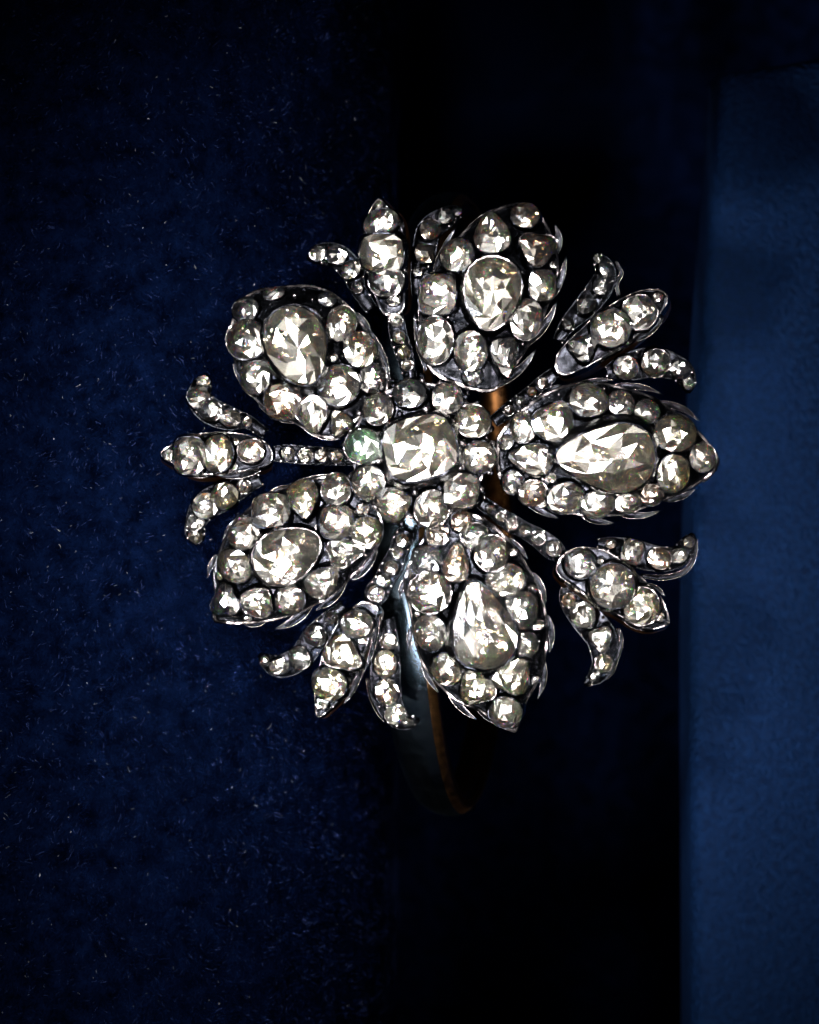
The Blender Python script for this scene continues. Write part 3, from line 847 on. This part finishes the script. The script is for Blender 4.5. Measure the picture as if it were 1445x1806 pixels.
# lower right bud
bud_leaf([(980, 1000), (996, 975), (1026, 964), (1066, 970), (1098, 990), (1140, 1025), (1168, 1054), (1182, 1094), (1172, 1106), (1138, 1110), (1096, 1088), (1040, 1055), (1008, 1032), (988, 1018)],
         [(1024, 995, 25, 23, 0, 'o', 'k'), (1080, 1033, 36, 35, 0, 'o', 'w'), (1131, 1068, 28, 30, 0, 'o', 'y')], -2.2, (-.05, .07), (-8, 10),
         [((1140, 1030), (1174, 1052), 4, 4, -.6, -1.0, True), ((1100, 1092), (1140, 1112), 4, 3)], 3.2, [(1163, 1088, 9), (1060, 990, 7), (1103, 1078, 6)])
chain('curled_leaf', (1055, 958, 8), [(1077, 960, 9, 8, 'o', B_), (1114, 974, 18, 20, 'c', W), (1162, 986, 19, 17, 'o', B_), (1197, 981, 15, 12, 'o', W), (1215, 957, 10, 10, 'o', W)], (1222, 940, 3), -3.8, -5.8, 5, (.1, .15), True,
      [(1130, 1014, 3, -5.2), (1165, 1019, 5, -5.4), (1205, 1010, 5, -5.6), (1224, 985, 4, -5.8), (1230, 950, 2, -5.8)])
chain('curled_leaf', (998, 1035, 9), [(1003, 1058, 12, 12, 'o', B_), (1029, 1084, 22, 20, 'o', C_), (1061, 1125, 23, 19, 't', W), (1064, 1169, 15, 14, 'o', Y_), (1050, 1193, 10, 7, 'o', K_)], (1030, 1207, 2), -3.8, -6.2, 6, (-.1, -.1), True,
      [(1090, 1108, 3, -4.6), (1096, 1130, 4, -4.8), (1086, 1165, 5, -5.4), (1074, 1192, 4, -5.8), (1036, 1210, 2, -6.0)])
chain('stem_bar', (848, 886, 13), [(866, 898, 8, 8, 'o', W), (884, 911, 9, 8, 'o', W), (904, 924, 11, 11, 'o', W), (926, 936, 10, 9, 'o', W), (950, 949, 12, 12, 'o', K_), (976, 969, 14, 13, 'o', W)], (992, 982, 13), -1.0, -2.4, 6)
# lower left bud
bud_leaf([(637, 1061), (609, 1082), (590, 1108), (572, 1144), (562, 1179), (554, 1209), (556, 1255), (564, 1266), (592, 1243), (614, 1216), (630, 1190), (645, 1146), (660, 1098), (668, 1076), (656, 1064)],
         [(630, 1099, 26, 22, 0, 'o', 'w'), (606, 1153, 34, 28, -35, 't', 'y'), (584, 1205, 28, 26, 0, 'o', 'y')], -2.2, (.06, .08), (12, 2),
         [((640, 1165), (606, 1243), 5, 6), ((668, 1085), (640, 1190), 4, 6, -.9, -1.2, True)], 3.2, [(569, 1240, 11), (640, 1128, 7)])
chain('curled_leaf', (607, 1068, 10), [(585, 1089, 11, 11, 'o', K_), (558, 1121, 17, 18, 'o', K_), (530, 1160, 15, 18, 'c', K_), (493, 1175, 16, 12, 'o', W), (468, 1164, 8, 8, 'o', W)], (459, 1152, 3), -3.8, -6.4, 5, (-.15, -.1))
chain('curled_leaf', (684, 1090, 12), [(686, 1132, 13, 14, 'o', W), (680, 1170, 23, 18, 'o', Y_), (682, 1220, 22, 19, 'o', B_), (696, 1259, 16, 17, 'o', C_), (720, 1273, 10, 6, 'o', W)], (741, 1268, 3), -3.8, -6.0, 5, (.05, -.1), True,
      [(648, 1195, 3, -5.4), (655, 1230, 4, -5.6), (672, 1262, 4, -5.8), (690, 1279, 2, -5.9)])
chain('stem_bar', (718, 935, 15), [(710, 953, 11, 11, 'o', W), (702, 974, 9, 9, 'o', W), (690, 1001, 13, 12, 'o', W), (677, 1025, 11, 11, 'o', W), (664, 1046, 14, 14, 'o', W)], (655, 1066, 14), -1.0, -2.4, 8)
# left bud
bud_leaf([(282, 800), (315, 777), (347, 765), (391, 761), (444, 768), (472, 782), (482, 802), (474, 820), (440, 829), (395, 835), (347, 836), (313, 822)],
         [(336, 803, 25, 29, 0, 'c', 'w'), (386, 800, 25, 30, 0, 'o', 'y'), (443, 796, 21, 19, 0, 'o', 'w')], -2.2, (.06, -.06), (2, 15),
         [((470, 820), (390, 842), 6, 6, -1.0, -1.2), ((370, 838), (320, 830), 5, 3, -.8, -1.0)], 3.4, [(299, 803, 10), (415, 780, 7), (412, 822, 6)])
chain('curled_leaf', (468, 765, 10), [(437, 744, 8, 8, 'o', B_), (407, 739, 17, 14, 'o', W), (372, 725, 20, 17, 'o', K_), (351, 702, 17, 17, 'c', W), (359, 675, 12, 11, 'o', W)], (366, 660, 4), -3.8, -6.4, 5, (-.1, .2))
chain('curled_leaf', (460, 846, 11), [(431, 858, 12, 11, 'o', W), (398, 873, 22, 21, 'o', Y_), (363, 892, 21, 20, 'o', W), (345, 922, 14, 13, 'o', W), (346, 945, 13, 12, 'o', Y_)], (350, 962, 4), -3.8, -6.4, 5, (-.1, -.05))
chain('stem_bar', (484, 800, 14), [(508, 800, 12, 11, 'o', W), (539, 803, 12, 11, 'o', Y_), (568, 804, 12, 11, 'o', W), (594, 806, 11, 11, 'o', W)], (626, 808, 14), -2.4, -1.0, 5)

# ------------------------------------------------------------------ bangle hoop
def hoop():
    a_ = R(12); near = P(708, 790, -5.5 * MM)
    A, Bz = 32.5 * MM, 27 * MM
    dd = Vector((math.sin(a_), 0, -math.cos(a_))); w = Vector((math.cos(a_), 0, math.sin(a_)))
    c = near + dd * Bz - Vector((0, 5.5 * MM, 0))
    up = Vector((0, 1, 0))
    n = 160
    # profile: (along hoop axis mm, outward mm, slot)
    out = [(-3.1, -.2), (-3.0, .15), (-2.0, .62), (-.7, .85), (.6, .85), (1.9, .60), (2.75, .15), (2.85, -.25)]
    inn = [(2.7, -.3), (2.75, -1.3), (2.1, -1.75), (-2.1, -1.75), (-2.6, -1.3), (-2.7, -.3)]
    def sweep(prof):
        V, F = [], []
        k = len(prof)
        for i in range(n):
            t = 2 * math.pi * i / n
            pos = c + up * A * math.sin(t) - dd * Bz * math.cos(t)
            nr = (up * math.sin(t) / A - dd * math.cos(t) / Bz).normalized()
            sc = .62 + .38 * max(0, math.cos(t)) ** .8 if math.cos(t) > 0 else .62
            for (u, r) in prof: V.append(pos + w * u * MM * sc + nr * r * MM)
        for i in range(n):
            for j in range(k):
                F.append((i * k + j, i * k + (j + 1) % k, ((i + 1) % n) * k + (j + 1) % k, ((i + 1) % n) * k + j))
        return V, F
    V, F = sweep(out)
    h = mk('bangle_hoop', V, F, [M_HOOP, M_EDGE], jewel, fmat=[1 if i % len(out) in (5, 6) else 0 for i in range(len(F))], smooth=True)
    h["label"] = "dark silver hoop of the bangle curving away below the flower"
    V, F = sweep(inn)
    g_ = mk('gold_lining', V, F, [M_LINING], h, smooth=True)
    g_["label"] = "warm gold inner layer of the hoop"
    # hinge knuckle at the foot of the hoop
    mb = MB()
    p = c - up * (A + .2 * MM) + dd * 3 * MM + w * 1.2 * MM
    bead(mb, p, .55 * MM, 0); bead(mb, p + up * .8 * MM + w * .2 * MM, .35 * MM, 0)
    mb.build('hinge', METALS, h)
hoop()
